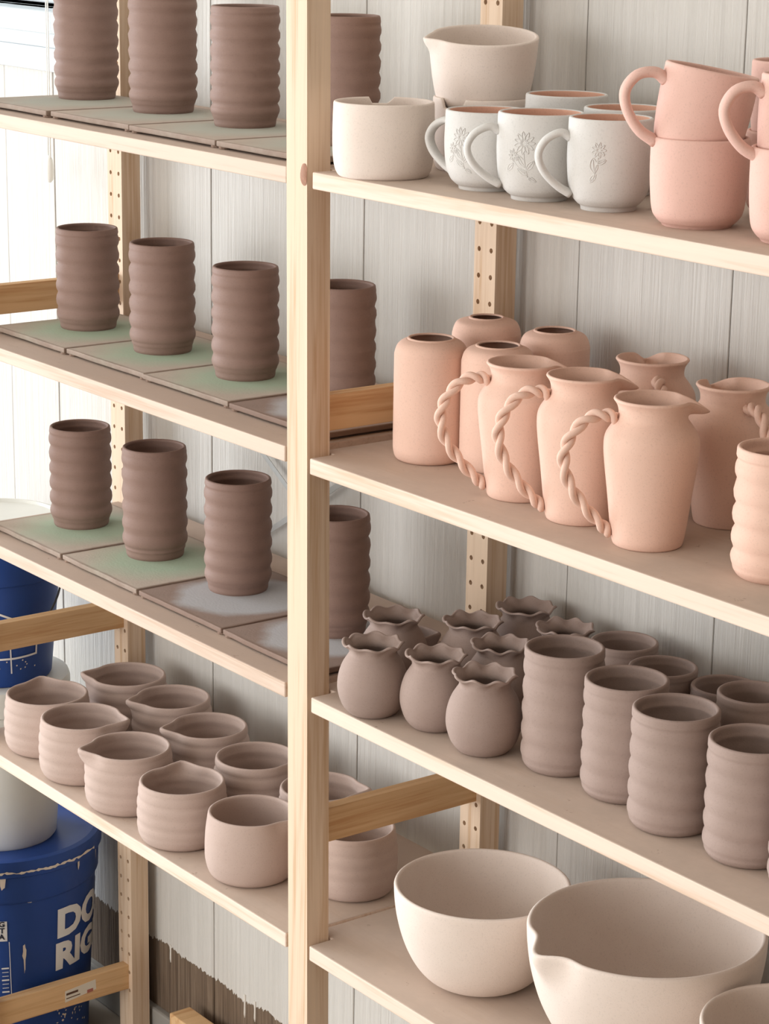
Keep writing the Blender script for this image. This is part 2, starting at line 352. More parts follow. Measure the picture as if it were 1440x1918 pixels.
# ------------------------------------------------------------------ shelving: side frames (ladders), boards, brace
PIT_X = 0.862; PA = 0.040; PB = 0.0315; DEP = 0.3016; POSTH = 1.79
HZ0 = 0.0046+0.032*3
lean = lambda z: -0.012*((z-FZ)+0.8)           # the front post of the middle frame leans a little
def post_mesh(holes_at, shear=None):
    """post of section PA x PB, two columns of peg holes on the face y=0 (holes_at='front') or y=PB"""
    V = []; F = []; MI = []
    def add(vs, faces, mi=0):
        o = len(V); V.extend(vs); F.extend([tuple(i+o for i in f) for f in faces]); MI.extend([mi]*len(faces))
    yf = 0.0; yb = PB; h = PA/2; n = int((POSTH-HZ0-0.05)/0.032); z0 = HZ0-0.016; z1 = z0+n*0.032
    cw = PA/4; ang0 = math.atan2(0.016, cw); A = []
    for c0, c1 in ((-ang0, ang0), (ang0, math.pi-ang0), (math.pi-ang0, math.pi+ang0), (math.pi+ang0, 2*math.pi-ang0)): A += [c0+(c1-c0)*q/3 for q in range(3)]
    for i in range(n):
        zc = z0+(i+0.5)*0.032
        for sx in (-1, 1):
            xc = sx*PA/4*1.12; x_mid = sx*PA/4; ring = []; outer = []; deep = []
            for a in A:
                c, s = math.cos(a), math.sin(a); k_ = min(cw/abs(c) if abs(c) > 1e-6 else 9, 0.016/abs(s) if abs(s) > 1e-6 else 9)
                outer.append((x_mid+k_*c, yf, zc+k_*s)); ring.append((xc+0.0031*c, yf, zc+0.0031*s)); deep.append((xc+0.0031*c, yf+0.011, zc+0.0031*s))
            N = len(A); add(outer+ring, [(j, (j+1) % N, N+(j+1) % N, N+j) for j in range(N)])
            add(ring+deep, [(j, (j+1) % N, N+(j+1) % N, N+j) for j in range(N)]+[tuple(range(N, 2*N))], 1)
    for za, zb in ((0, z0), (z1, POSTH)): add([(-h, yf, za), (h, yf, za), (h, yf, zb), (-h, yf, zb)], [(0, 1, 2, 3)])
    zs = [POSTH*i/12 for i in range(13)]
    for a, b in zip(zs[:-1], zs[1:]):
        add([(h, yf, a), (h, yb, a), (h, yb, b), (h, yf, b)], [(0, 1, 2, 3)]); add([(h, yb, a), (-h, yb, a), (-h, yb, b), (h, yb, b)], [(0, 1, 2, 3)])
        add([(-h, yb, a), (-h, yf, a), (-h, yf, b), (-h, yb, b)], [(0, 1, 2, 3)])
    add([(-h, yf, 0), (-h, yb, 0), (h, yb, 0), (h, yf, 0)], [(0, 1, 2, 3)]); add([(-h, yf, POSTH), (h, yf, POSTH), (h, yb, POSTH), (-h, yb, POSTH)], [(0, 1, 2, 3)])
    if holes_at == 'back': V = [(-x, PB-y, z) for x, y, z in V]
    if shear: V = [(x+shear(z), y, z) for x, y, z in V]
    me = pydata('post', V, F); me.polygons.foreach_set('material_index', MI); return me
pm_back = post_mesh('front'); pm_front = post_mesh('back'); pm_lean = post_mesh('back', lean)
for mm in (pm_back, pm_front, pm_lean): mm.materials.append(MATS['pine_post']); mm.materials.append(MATS['pine_post'])
bars_z = [(-1.832+FZ, -1.790+FZ), (-1.2215+FZ, -1.178+FZ), (-0.713+FZ, -0.6705+FZ), (-0.215+FZ, -0.172+FZ)]
def ladder(x, label, leaning=False):
    e = empty('shelf_side_frame', (x, 0, 0)); tag(e, label, 'shelf frame', 'upright frames of the shelving')
    f = bpy.data.objects.new('post', pm_lean if leaning else pm_front); COL.objects.link(f); f.parent = e
    b = bpy.data.objects.new('post', pm_back); COL.objects.link(b); b.parent = e; b.location = (0, DEP-PB, 0)
    for z0, z1 in bars_z:
        dx = lean((z0+z1)/2)*0.5 if leaning else 0
        br = link('crossbar', boxmesh('crossbar', -0.009+dx, 0.009+dx, PB-0.004, DEP-PB+0.004, z0, z1, 0.0012), 'pine_bar', e)
        if z0 < 0.2 and not leaning and x < -0.5:
            st = link('price_sticker', None or boxmesh('price_sticker', 0.009, 0.0093, 0.0, 0.001, 0, 0.001), 'label_paper', br)
            STICK.append(st)
    return e
STICK = []
lad_w = ladder(-PIT_X, 'pine ladder frame beside the stacked buckets, with a paper sticker on its lowest bar')
lad_c = ladder(0.0, 'pine ladder frame between the two shelf bays, its knotty front post leaning slightly', True)
lad_r = ladder(PIT_X+0.02, 'pine ladder frame at the end of the bay with the bisque pots')
# sticker on the lowest bar of the window-side frame, with its printed marks
st = STICK[0]; xs = -PIT_X+0.009
def barpt(px, py): q = onx(px, py, xs); return q[1], q[2]
c4 = [barpt(122, 1857), barpt(179, 1834), barpt(180, 1852), barpt(122, 1878)]
def patch(name, quad, t, mt, parent):
    """thin slab on the plane x = xs; quad in (y,z)"""
    V = [(0.0089, y, z) for y, z in quad]+[(0.009+t, y, z) for y, z in quad]
    return link(name, pydata(name, V, [(3, 2, 1, 0), (4, 5, 6, 7), (0, 1, 5, 4), (1, 2, 6, 5), (2, 3, 7, 6), (3, 0, 4, 7)]), mt, parent)
old = st.data; par = st.parent; bpy.data.objects.remove(st)
st = patch('price_sticker', c4, 0.0003, 'label_paper', par)
for qd, mt in (([(124, 1861), (146, 1853), (146, 1857), (124, 1865)], 'label_brown'), ([(163, 1854), (174, 1850), (174, 1856), (163, 1860)], 'label_red'), ([(124, 1870), (150, 1860.5), (150, 1862), (124, 1871.5)], 'label_brown')):
    patch('print_mark', [barpt(*q) for q in qd], 0.0006, mt, par)
# knot on the front post of the middle frame
kc = ony(570, 327, 0); V, F = [], []
for ring, (rx, rz, yy) in enumerate(((0.0075, 0.0125, -0.0004), (0.0045, 0.0085, -0.0012))):
    for j in range(20): a = 2*math.pi*j/20; V.append((min(kc[0]+rx*math.cos(a), 0.0203+lean(kc[2])), yy+0.0003*math.sin(3*a), kc[2]+rz*math.sin(a)))
F = [(j, (j+1) % 20, 20+(j+1) % 20, 20+j) for j in range(20)]+[tuple(range(20, 40))]
plain('knot_wood', srgb(160, 118, 96), 0.7, 0.25, 260)
link('knot', pydata('knot', V, F, True), 'knot_wood', lad_c)
# shelf boards: corners notched round the posts, tongues meeting on the frame's centre line
TH = 0.019
ZL = {1: -0.4295+FZ, 2: -0.7514+FZ, 3: -1.0391+FZ, 4: -1.3609+FZ}
ZR = {1: -0.4304+FZ, 2: -0.7557+FZ, 3: -1.0419+FZ, 4: -1.3582+FZ}
def shelf_poly(xa, xb, ya, yb, tl, tr, xab=None, xbb=None):
    xab = xa if xab is None else xab; xbb = xb if xbb is None else xbb
    """xa,xb main front corners; tl,tr tongue ends"""
    n0, n1 = PB+0.003, DEP-PB-0.003
    return [(xa, ya), (xb, ya), (xb, n0), (tr, n0), (tr, n1), (xbb, n1), (xbb, yb), (xab, yb), (xab, n1), (tl, n1), (tl, n0), (xa, n0)]
lab = {1: 'highest', 2: 'second', 3: 'third', 4: 'lowest'}
what_l = {1: 'pine shelf board under the highest row of brown cylinders, dusted with clay', 2: 'pine shelf board under the middle row of brown cylinders, green damp boards on it',
          3: 'pine shelf board under the lowest row of brown cylinders, above the pouring cups', 4: 'pine shelf board under the mauve pouring cups, smooth front edge'}
what_r = {1: 'pine shelf board carrying the white and pink mugs', 2: 'pine shelf board carrying the pink jugs and bottle vases', 3: 'pine shelf board carrying the ruffled vases and rippled tumblers', 4: 'stained pine shelf board carrying the big pale bowls'}
for i in (1, 2, 3, 4):
    z = ZL[i]; xe = ony({1: 536.5, 2: 533.5, 3: 533.5, 4: 535}[i], {1: 340, 2: 850, 3: 1300, 4: 1765}[i], 0)[0]
    xe = min(xe, -0.020+lean(z)-0.0008)
    e = link('shelf_board', prism('shelf_board', shelf_poly(-PIT_X+0.0225, xe, 0.0, DEP, -PIT_X+0.004, -0.0095, None, min(xe, -0.0212)), z, z+TH, 0.0016), 'dusty_dimmed_shelf' if i < 4 else 'pine_shelf'); tag(e, what_l[i], 'shelf', 'shelf boards of the bay by the window')
    z = ZR[i]; xs_ = ony({1: 584.5, 2: 579.5, 3: 582, 4: 578.5}[i], {1: 345, 2: 875, 3: 1320, 4: 1785}[i], 0)[0]
    xs_ = max(xs_, 0.020+lean(z)+0.0008)
    e = link('shelf_board', prism('shelf_board', shelf_poly(xs_, PIT_X+0.02-0.0225, 0.0, DEP, 0.0005, PIT_X+0.012, max(xs_, 0.0212)), z, z+TH, 0.0016), 'pine_shelf'); tag(e, what_r[i], 'shelf', 'shelf boards of the bisque bay')
TL = {i: ZL[i]+TH for i in ZL}; TR = {i: ZR[i]+TH for i in ZR}
# steel cross brace on the back of the window bay
eb = empty('cross_brace', (-PIT_X/2, DEP, 1.0)); tag(eb, 'thin steel cross brace behind the bay of brown cylinders', 'brace')
yb_ = DEP+0.0015
a1, a2 = ony(493, 850, yb_), ony(537, 911, yb_); b1, b2 = ony(510, 990, yb_), ony(637, 906, yb_)
def strap(p, q, y):
    d = (q-p)/np.linalg.norm(q-p); xa, xb = -PIT_X, 0.0
    A = p+d*((xa-p[0])/d[0]); B = p+d*((xb-p[0])/d[0])
    nn = np.array([-d[2], 0, d[0]])*0.004; V = []
    for P_ in (A, B):
        for s in (-1, 1):
            for yy in (0.0, 0.0012): V.append((P_[0]+s*nn[0]+PIT_X/2, y-DEP+yy, P_[2]+s*nn[2]-1.0))
    return link('strap', pydata('strap', V, [(0, 1, 3, 2), (4, 6, 7, 5), (0, 4, 5, 1), (2, 3, 7, 6), (0, 2, 6, 4), (1, 5, 7, 3)]), 'steel', eb)
strap(a1, a2, DEP+0.0008); strap(b1, b2, DEP+0.0022)
# ------------------------------------------------------------------ pots
SITES = []
def far_rim_height(c, Rr, yt, z_hint):
    h = hdir((c[0], c[1])); fx, fy = c[0]+Rr*h[0], c[1]+Rr*h[1]; lo, hi = z_hint, z_hint+1.0
    for _ in range(50):
        md = (lo+hi)/2
        if proj((fx, fy, md))[1] > yt: lo = md
        else: hi = md
    return (lo+hi)/2
def site(zs, cx, w, yb=None, yt=None, base=0.8, rim=0.95, H=None, R=None):
    """position, radius, height of a pot standing on zs from its pixels"""
    if yb is not None:
        p = onz(cx, yb, zs); h = hdir(p); rr = R or 0.05
        for _ in range(4):
            c = np.array([p[0]+rr*base*h[0], p[1]+rr*base*h[1]])
            rr = R or w/2*depth((c[0], c[1], zs))/FPX
    else:
        rr = R or 0.05
        for _ in range(4):
            p = onz(cx, yt, zs+H); h = hdir(p); c = np.array([p[0]-rr*rim*h[0], p[1]-rr*rim*h[1]]); rr = R or w/2*depth((c[0], c[1], zs+H/2))/FPX
    if H is None: H = far_rim_height(c, rr*rim, yt, zs)-zs
    return c, rr, H
IMG_LEFT = math.atan2(-CR[1], -CR[0])          # yaw of "towards picture left"
def yaw_of(deg): return IMG_LEFT+math.radians(deg)    # 0 = picture left, 90 = towards the viewer
def make_pot(name, zs, c, R, H, shape, t, mt, label, cat, group=None, wave=None, deform=None, seg=56, nz=40, split=None, mats=None, part='body', parent_needed=False, tilt=None):
    out, inn = pot_profile(shape, R, H, t, nz, wave)
    me = lathe(name, out, inn, seg, deform, split=(len(out)+1 if split else None))
    if parent_needed:
        o = empty(name, (c[0], c[1], zs)); link(part, me, mats or mt, o)
    else:
        o = link(name, me, mats or mt, None, (c[0], c[1], zs))
    if tilt is not None: o.rotation_euler = tilt
    tag(o, label, cat, group); SITES.append((name, round(c[0], 3), round(c[1], 3), round(R, 4), round(H, 4), label)); return o
def waves(n, amp, lo=0.06, hi=0.95, ph=0.0, cusp=False):
    def f(z):
        if z < lo or z > hi: return 0.0
        e = sstep(lo, lo+0.05, z)*(1-sstep(hi-0.05, hi, z)); u = (z-lo)/(hi-lo)*n+ph
        return -amp*e*((1-abs(math.sin(math.pi*u)))**1.3 if cusp else 0.5+0.5*math.cos(2*math.pi*u))
    return f
def spout(th0, A, sig, z_lo, H, dz=0.0, pinch=0.0, pw=1.35):
    def f(a, r, z, inside):
        d = (a-th0+math.pi) % (2*math.pi)-math.pi; t = sstep(z_lo, 1.0, z/H)
        g = math.exp(-abs(d/sig)**pw); p = math.exp(-((abs(d)-2.1*sig)/(0.9*sig))**2)
        return r*(1+t*t*(A*g-pinch*p)), z+dz*t*t*g*H
    return f
# -- boards (bats) and brown rippled cylinders of the window bay
CYL = [(0.86, 0.0), (0.885, 0.02), (0.90, 0.06), (0.96, 0.10), (1.0, 0.18), (1.0, 0.5), (1.0, 0.86), (0.985, 0.95), (0.965, 1.0)]
row_name = {1: 'highest', 2: 'middle', 3: 'lowest'}
order = ['nearest the window', 'second from the window', 'third from the window', 'behind the upright post']
bat_w = 0.199
FOOT = prism('foot', [(0.0072*math.cos(2*math.pi*q/10), 0.0072*math.sin(2*math.pi*q/10)) for q in range(10)], 0, 0.0045, 0.0008); plain('foot_clay', srgb(140, 118, 104), 0.9); FOOT.materials.append(MATS['foot_clay'])
for i in (1, 2, 3):
    xr = {1: [-0.625, -0.42, -0.216, -0.013], 2: [-0.63, -0.428, -0.226, -0.02], 3: [-0.624, -0.42, -0.216, -0.013]}[i]
    yf = {1: 0.030, 2: 0.052, 3: 0.036}[i]
    for j, x1 in enumerate(xr):
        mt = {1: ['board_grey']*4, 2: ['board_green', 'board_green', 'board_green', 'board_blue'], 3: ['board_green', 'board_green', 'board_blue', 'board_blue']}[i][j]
        th = 0.0095; cxx, cyy = x1-bat_w/2, yf+bat_w/2+random.uniform(-0.003, 0.003)
        bm = bmesh.new(); hw = bat_w/2
        pts = [(-hw, -hw), (hw, -hw), (hw, hw), (-hw, hw)]
        poly = []
        for q in range(4):
            (ax, ay), (bx_, by_) = pts[q], pts[(q+1) % 4]
            for s in range(8):
                tt = s/8; nx, ny = by_-ay, -(bx_-ax); L = math.hypot(nx, ny); jj = random.uniform(-0.0007, 0.0007)
                poly.append((ax+(bx_-ax)*tt+nx/L*jj, ay+(by_-ay)*tt+ny/L*jj))
        bm.free()
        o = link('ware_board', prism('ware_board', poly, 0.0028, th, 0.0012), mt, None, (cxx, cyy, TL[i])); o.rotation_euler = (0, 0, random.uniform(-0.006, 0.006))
        look = {'board_grey': 'square grey-green ware board', 'board_green': 'square ware board stained green', 'board_blue': 'square ware board stained grey-blue'}[mt]
        for fx_, fy_ in ((-1, -1), (1, -1), (1, 1), (-1, 1)):
            ft = bpy.data.objects.new('foot', FOOT); COL.objects.link(ft); ft.parent = o; ft.location = (fx_*(hw-0.0075), fy_*(hw-0.0075), 0)
        tag(o, f'{look} under the brown cylinder {order[j]}, {row_name[i]} row', 'ware board', 'square boards under the brown cylinders')
cyl_px = {1: [(163, 188, None, 121), (306, 214, None, 129), (459, 241, 10, 131), (646, 275, 28, 131)],
          2: [(166, 621, 420, 118), (305, 666, 447, 124), (459.5, 715, 491, 127), (638, 757, 525, 130)],
          3: [(153, 993, 787, 116), (291, 1052, 824, 122), (446, 1117, 882, 127), (627, 1197, 948, 130)]}
hh = {1: 0.172}
for i in (1, 2, 3):
    for j, (cx, yb, yt, wd) in enumerate(cyl_px[i]):
        zs = TL[i]+0.0095
        if yt is None: c, R, H = site(zs, cx, wd, yb=yb, base=0.86, rim=0.965, H=0.153 if i == 1 else 0.16)
        else: c, R, H = site(zs, cx, wd, yb=yb, yt=yt, base=0.86, rim=0.965)
        n = 6 if i == 1 else random.choice((5.5, 6, 6))
        n = {1: 7, 2: 6, 3: 6}[i]
        make_pot('rippled_cylinder', zs, c, R, H, CYL, 0.0045, 'brown_wet_clay', f'tall brown rippled clay cylinder {order[j]}, {row_name[i]} row', 'clay cylinder', 'brown rippled cylinders', wave=waves(n, 0.08, 0.07, 0.97, random.uniform(-0.12, 0.12), True), nz=72, seg=56)
# -- mauve pouring cups on the lowest board of the window bay
CREAM = [(0.78, 0.0), (0.86, 0.025), (0.93, 0.09), (0.985, 0.22), (1.0, 0.45), (0.99, 0.7), (0.96, 0.88), (0.935, 1.0)]
CREAMS = [(0.74, 0.0), (0.83, 0.025), (0.92, 0.10), (0.985, 0.26), (1.0, 0.45), (0.985, 0.7), (0.955, 0.88), (0.93, 1.0)]
zs = TL[4]; Href = 0.0
cups = [ # cx yb yt w  spout yaw (deg, 0 = picture left, 90 towards viewer)  label
 (91, 1421, 1274, 162, -75, 'mauve pouring cup at the window end of the front row, spout turned to the wall'),
 (156, 1472, 1318, 163, 168, 'mauve pouring cup, second from the window in the front row, spout towards the wall cups'),
 (243, 1530, 1372, 167, 15, 'mauve pouring cup, third from the window in the front row, spout towards the window'),
 (342, 1595, 1434, 170, -85, 'mauve pouring cup with rippled wall beside the smooth-walled one, spout to the wall'),
 (471, 1664, 1490, 175, 160, 'smooth-walled mauve pouring cup in front of the upright post'),
 (660, 1690, 1520, 168, -60, 'mauve pouring cup standing past the upright post, beside the pale bowl')]
for j, (cx, yb, yt, wd, sy, lb) in enumerate(cups):
    c, R, H = site(zs, cx, wd, yb=yb, yt=yt, base=0.78, rim=0.93)
    Href = max(Href, 0) + H/len(cups)
    make_pot('pouring_cup', zs, c, R, H, CREAMS if j == 4 else CREAM, 0.0048, 'mauve_drying_clay', lb, 'pouring cup', 'mauve pouring cups', wave=None if j in (4,) else waves(4, 0.026, 0.18, 0.97, 0.0, True), deform=spout(yaw_of(sy), 0.24, 0.24, 0.6, H, 0.015, 0.045), seg=72, nz=44)
back = [(238, 1242, 153, -2, 'mauve pouring cup at the window end of the back row, spout towards the buckets'),
        (322, 1284, 152, 18, 'mauve pouring cup, second from the window in the back row'),
        (389, 1336, 158, 14, 'mauve pouring cup, third from the window in the back row'),
        (480, 1391, 163, 170, 'mauve pouring cup, fourth in the back row, spout towards the upright post'),
        (602, 1447, 165, 172, 'mauve pouring cup in the back row, mostly behind the upright post')]
for cx, yt, wd, sy, lb in back:
    c, R, H = site(zs, cx, wd, yt=yt, rim=0.93, H=Href*0.97)
    make_pot('pouring_cup', zs, c, R, H, CREAM, 0.0048, 'mauve_drying_clay', lb, 'pouring cup', 'mauve pouring cups', wave=waves(3.5, 0.034, 0.18, 0.97, 0.0, True), deform=spout(yaw_of(sy), 0.24, 0.24, 0.6, H, 0.015, 0.045), seg=72, nz=44)
# -- highest board of the bisque bay: notched cups, pouring bowl, mugs
NOTCH = [(0.86, 0.0), (0.90, 0.03), (0.955, 0.12), (0.99, 0.3), (1.0, 0.55), (0.995, 0.8), (0.985, 1.0)]
def notch(th0, half, dp, H):
    def f(a, r, z, inside):
        d = abs((a-th0+math.pi) % (2*math.pi)-math.pi); mk = 1-sstep(half*0.72, half, d); t = sstep(0.55, 1.0, z/H)
        return r, z-dp*H*mk*t
    return f
z1 = TR[1]
c, R, H = site(z1, 717, 191, yb=339, yt=184, base=0.86, rim=0.985)
WCR, WCH = R, H
make_pot('notched_cup', z1, c, R, H, NOTCH, 0.0042, None, 'white handleless cup with a notched rim, standing beside the upright post', 'cup', 'notched white cups', deform=notch(yaw_of(-86), 0.25, 0.09, H), seg=80, mats=['pale_bisque'])
c2, R2, H2 = site(z1, 903, 186, yt=176, rim=0.985, H=WCH)
make_pot('notched_cup', z1, c2, R2, H2, NOTCH, 0.0042, None, 'white notched cup underneath the pale pouring bowl', 'cup', 'notched white cups', deform=notch(yaw_of(50), 0.30, 0.13, H2), seg=80, mats=['pale_bisque'])
PB_SH = [(0.56, 0.0), (0.66, 0.025), (0.765, 0.10), (0.845, 0.22), (0.915, 0.45), (0.97, 0.75), (1.0, 1.0)]
hb = hdir((c2[0], c2[1])); Rb = 206/2*depth((c2[0], c2[1], z1+0.12))/FPX
ztop = far_rim_height(c2, Rb, 47.5, z1); 
# radius of the bowl equals the cup's mouth at this height: nest it there
zb = z1+WCH-0.017; Hb = ztop-0.0078-zb; c3 = (c2[0]-0.006*math.sin(YAW), c2[1]+0.006*math.cos(YAW))
make_pot('pouring_bowl', zb, c3, Rb, Hb, PB_SH, 0.0045, 'pale_bisque', 'pale pouring bowl stacked on a notched white cup', 'pouring bowl', None, deform=spout(yaw_of(10), 0.13, 0.2, 0.7, Hb, -0.02, 0.03), seg=72, tilt=Matrix.Rotation(math.radians(7.5), 4, Vector((math.cos(YAW), math.sin(YAW), 0))).to_euler(), mats=['pale_bisque'])
MUG = [(0.64, 0.0), (0.66, 0.045), (0.74, 0.075), (0.86, 0.15), (0.955, 0.30), (1.0, 0.55), (0.995, 0.8), (0.985, 1.0)]
def handle_mesh(pts, rad, flat, seg=12, n=28):
    P = spline(pts, n); rr = [rad*(1.0+0.22*(2*abs(i/(n-1)-0.5))**4) for i in range(n)]
    # pts given as (out, z): radial distance along +x
    path = [(p[0], 0.0, p[1]) for p in P]
    V, F = sweep(path, rr, seg, flat, ref=(0, 1, 0)); return V, F
def add_handle(o, yaw, pts, rad, flat, mt):
    V, F = handle_mesh(pts, rad, flat); cs, sn = math.cos(yaw), math.sin(yaw)
    V = [(v[0]*cs-v[1]*sn, v[0]*sn+v[1]*cs, v[2]) for v in V]
    return link('handle', pydata('handle', V, F, True), mt, o)
def flower(o, yaw, R, H, prof, variant):
    """raised daisy drawing on the wall of a mug"""
    parts = []
    def rad_at(z): 
        zz = z/H; return float(np.interp(zz, [p[1] for p in prof], [p[0] for p in prof]))*R
    def wrap(pts, rr=0.00062):
        q = []
        for u, z in pts:
            r = rad_at(z)+0.0001; a = yaw+u/R; q.append((r*math.cos(a), r*math.sin(a), z))
        parts.append(sweep(spline(q, max(6, 3*len(q))), rr, 5))
    s = H/0.1
    def bloom(u0, z0, rp, n):
        for k_ in range(n):
            a = 2*math.pi*k_/n; c_, s_ = math.cos(a), math.sin(a); l = []
            for e, wv in ((0.25, 0), (0.6, 0.16), (1.0, 0.05), (1.0, -0.05), (0.6, -0.16), (0.25, 0)): l.append((u0+rp*(e*c_-wv*s_), z0+rp*(e*s_+wv*c_)))
            wrap(l)
        wrap([(u0+0.24*rp*math.cos(t), z0+0.24*rp*math.sin(t)) for t in np.linspace(0, 2*math.pi, 9)])
    def leaf(u0, z0, L, ang, wd):
        c_, s_ = math.cos(ang), math.sin(ang); f = lambda e, q: (u0+L*(e*c_-q*s_), z0+L*(e*s_+q*c_))
        wrap([f(0, 0), f(0.4, wd), f(0.8, wd*0.7), f(1, 0), f(0.8, -wd*0.7), f(0.4, -wd), f(0, 0)]); wrap([f(0, 0), f(0.5, 0.02), f(0.9, 0)])
    if variant == 0:
        bloom(0.002*s, 0.070*s, 0.0125*s, 11); wrap([(0.002*s, 0.058*s), (0.0035*s, 0.045*s), (0.007*s, 0.030*s)]); bloom(-0.012*s, 0.055*s, 0.007*s, 8)
        wrap([(-0.011*s, 0.048*s), (-0.003*s, 0.040*s), (0.004*s, 0.036*s)])
        for L in ((0.004, 0.042, 0.016, 2.2, 0.2), (0.005, 0.038, 0.015, 0.9, 0.2), (0.006, 0.033, 0.014, 2.6, 0.2), (-0.012, 0.046, 0.013, 3.9, 0.22), (0.007, 0.030, 0.011, -0.4, 0.2)): leaf(L[0]*s, L[1]*s, L[2]*s, L[3], L[4])
    else:
        bloom(0.006*s, 0.070*s, 0.008*s, 9); leaf(0.002*s, 0.044*s, 0.017*s, 1.7, 0.26); leaf(-0.004*s, 0.034*s, 0.012*s, 0.9, 0.2); wrap([(0.006*s, 0.062*s), (0.003*s, 0.050*s), (0.0*s, 0.036*s)]); leaf(0.004*s, 0.055*s, 0.011*s, 0.4, 0.2)
    V, F = merge(parts); return link('embossed_flower', pydata('embossed_flower', V, F, True), 'white_slip', o)
mugs = [(910, 359.5, 201, 160, -38, 'white daisy-embossed mug beside the notched cup, its handle behind that cup', 48, 0),
        (1009, 379, 205, 164, 4, 'white daisy-embossed mug in the middle of the front three, open handle', 62, 0),
        (1138, 398.5, 215, 160, 4, 'white leaf-embossed mug beside the stacked pink mugs', 62, 1)]
MR, MH = 0, 0
for cx, yb, yt, wd, hy, lb, fy, fv in mugs:
    c, R, H = site(z1, cx, wd, yb=yb, yt=yt, base=0.64, rim=0.985); MR, MH = R, H
    o = make_pot('embossed_mug', z1, c, R, H, MUG, 0.0042, None, lb, 'mug', 'white embossed mugs', split=True, mats=['white_slip', 'salmon_bisque'], parent_needed=True)
    add_handle(o, yaw_of(hy), [(R*0.93, 0.79*H), (R*1.18, 0.845*H), (R*1.52, 0.76*H), (R*1.68, 0.60*H), (R*1.55, 0.42*H), (R*1.22, 0.26*H), (R*0.90, 0.17*H)], 0.0039, 1.8, 'white_slip')
    flower(o, yaw_of(fy), R, H, MUG, fv)
for cx, yt, wd, lb in ((1062, 172, 156, 'white mug behind the embossed row, beside the pouring bowl stack'), (1172, 197, 158, 'white mug behind the embossed row, beside the tilted pink mug')):
    c, R, H = site(z1, cx, wd, yt=yt, rim=0.985, H=MH*(1.022 if cx < 1100 else 0.985))
    o = make_pot('salmon_rimmed_mug', z1, c, R, H, MUG, 0.0042, None, lb, 'mug', 'white mugs in the back row', split=True, mats=['white_slip', 'salmon_bisque'], parent_needed=True)
    add_handle(o, yaw_of(-60), [(R*0.93, 0.79*H), (R*1.18, 0.845*H), (R*1.52, 0.76*H), (R*1.68, 0.60*H), (R*1.55, 0.42*H), (R*1.22, 0.26*H), (R*0.90, 0.17*H)], 0.0039, 1.8, 'white_slip')
PMUG = [(0.70, 0.0), (0.74, 0.03), (0.82, 0.07), (0.92, 0.16), (0.97, 0.35), (1.0, 0.65), (1.0, 1.0)]
def pmug(zs, c, R, H, lb, hy, tilt=None):
    o = make_pot('pink_mug', zs, c, R, H, PMUG, 0.0045, 'deep_pink_bisque', lb, 'mug', 'pink mugs', parent_needed=True, tilt=tilt)
    add_handle(o, yaw_of(hy), [(R*0.93, 0.80*H), (R*1.2, 0.865*H), (R*1.55, 0.80*H), (R*1.74, 0.60*H), (R*1.62, 0.38*H), (R*1.28, 0.17*H), (R*0.88, 0.07*H)], 0.0051, 1.7, 'deep_pink_bisque'); return o
c, R, H = site(z1, 1304, 184, yb=431, yt=250, base=0.70, rim=1.0); PR, PH = R, H
pmug(z1, c, R, H, 'upright pink mug carrying the tilted pink mug', -100)
def tilted(zs_b, c, R, H, deg, drop):
    ax = Vector((math.cos(YAW), math.sin(YAW), 0)); fwd = Vector((-math.sin(YAW), math.cos(YAW), 0))
    return Matrix.Rotation(math.radians(deg), 4, fwd).to_euler()
pmug(z1+PH-0.015, (c[0]-0.006*CR[0], c[1]-0.006*CR[1]), PR*0.955, PH*0.96, 'pink mug tilted in the mouth of another, handle towards the white mugs', 6, tilted(0, 0, 0, 0, 10, 0))
c, R, H = site(z1, 1489, 184, yb=462, yt=270, base=0.70, rim=1.0)
pmug(z1, c, R, H, 'pink mug carrying an upright pink mug, at the end of the front row', -100)
pmug(z1+H-0.015, (c[0], c[1]), R*0.955, PH*0.96, 'upright pink mug stacked on another, handle towards the tilted mug', 4, tilted(0, 0, 0, 0, 3, 0))
c, R, H = site(z1, 1487, 176, yt=240, rim=1.0, H=PH)
pmug(z1, c, R, H, 'lower pink mug of the stack by the wall', -120)
c_, R_, H_ = c, R, H
pmug(z1+H-0.015, (c[0], c[1]), R*0.955, far_rim_height(c, R*0.955, 111, z1)-(z1+H-0.015), 'upper pink mug of the stack by the wall', -120)
# -- second board: bottle vases, rope-handled jugs, rippled pink tumbler
z2 = TR[2]
def bottle(mouth): return [(0.84, 0.0), (0.93, 0.02), (0.985, 0.07), (1.0, 0.16), (1.0, 0.5), (1.0, 0.84), (0.985, 0.895), (0.93, 0.945), (0.83, 0.978), (mouth+0.04, 0.998), (mouth, 1.0)]
c, R, H = site(z2, 803, 137, yb=872.5, yt=626, base=0.84, rim=0.66); VH = H
make_pot('bottle_vase', z2, c, R, H, bottle(0.66), 0.004, 'pink_bisque', 'straight pink bottle vase at the post end, nearest the shelf edge', 'vase', 'pink bottle vases')
for cx, yt, wd, mo, hs, lb in ((912, 589.5, 129, 0.53, 1.07, 'pink bottle vase with the narrowest mouth, by the wall'), (934, 640, 138, 0.63, 1.0, 'pink bottle vase just behind the jug nearest the post'), (1040, 613, 132, 0.62, 1.05, 'pink bottle vase by the wall, behind the middle jug')):
    c, R, H = site(z2, cx, wd, yt=yt, rim=mo, H=VH*hs)
    make_pot('bottle_vase', z2, c, R, H, bottle(mo), 0.004, 'pink_bisque', lb, 'vase', 'pink bottle vases')
JUG = [(0.70, 0.0), (0.745, 0.02), (0.80, 0.12), (0.89, 0.36), (0.97, 0.56), (1.0, 0.675), (0.975, 0.755), (0.86, 0.82), (0.735, 0.875), (0.715, 0.915), (0.745, 0.96), (0.825, 1.0)]
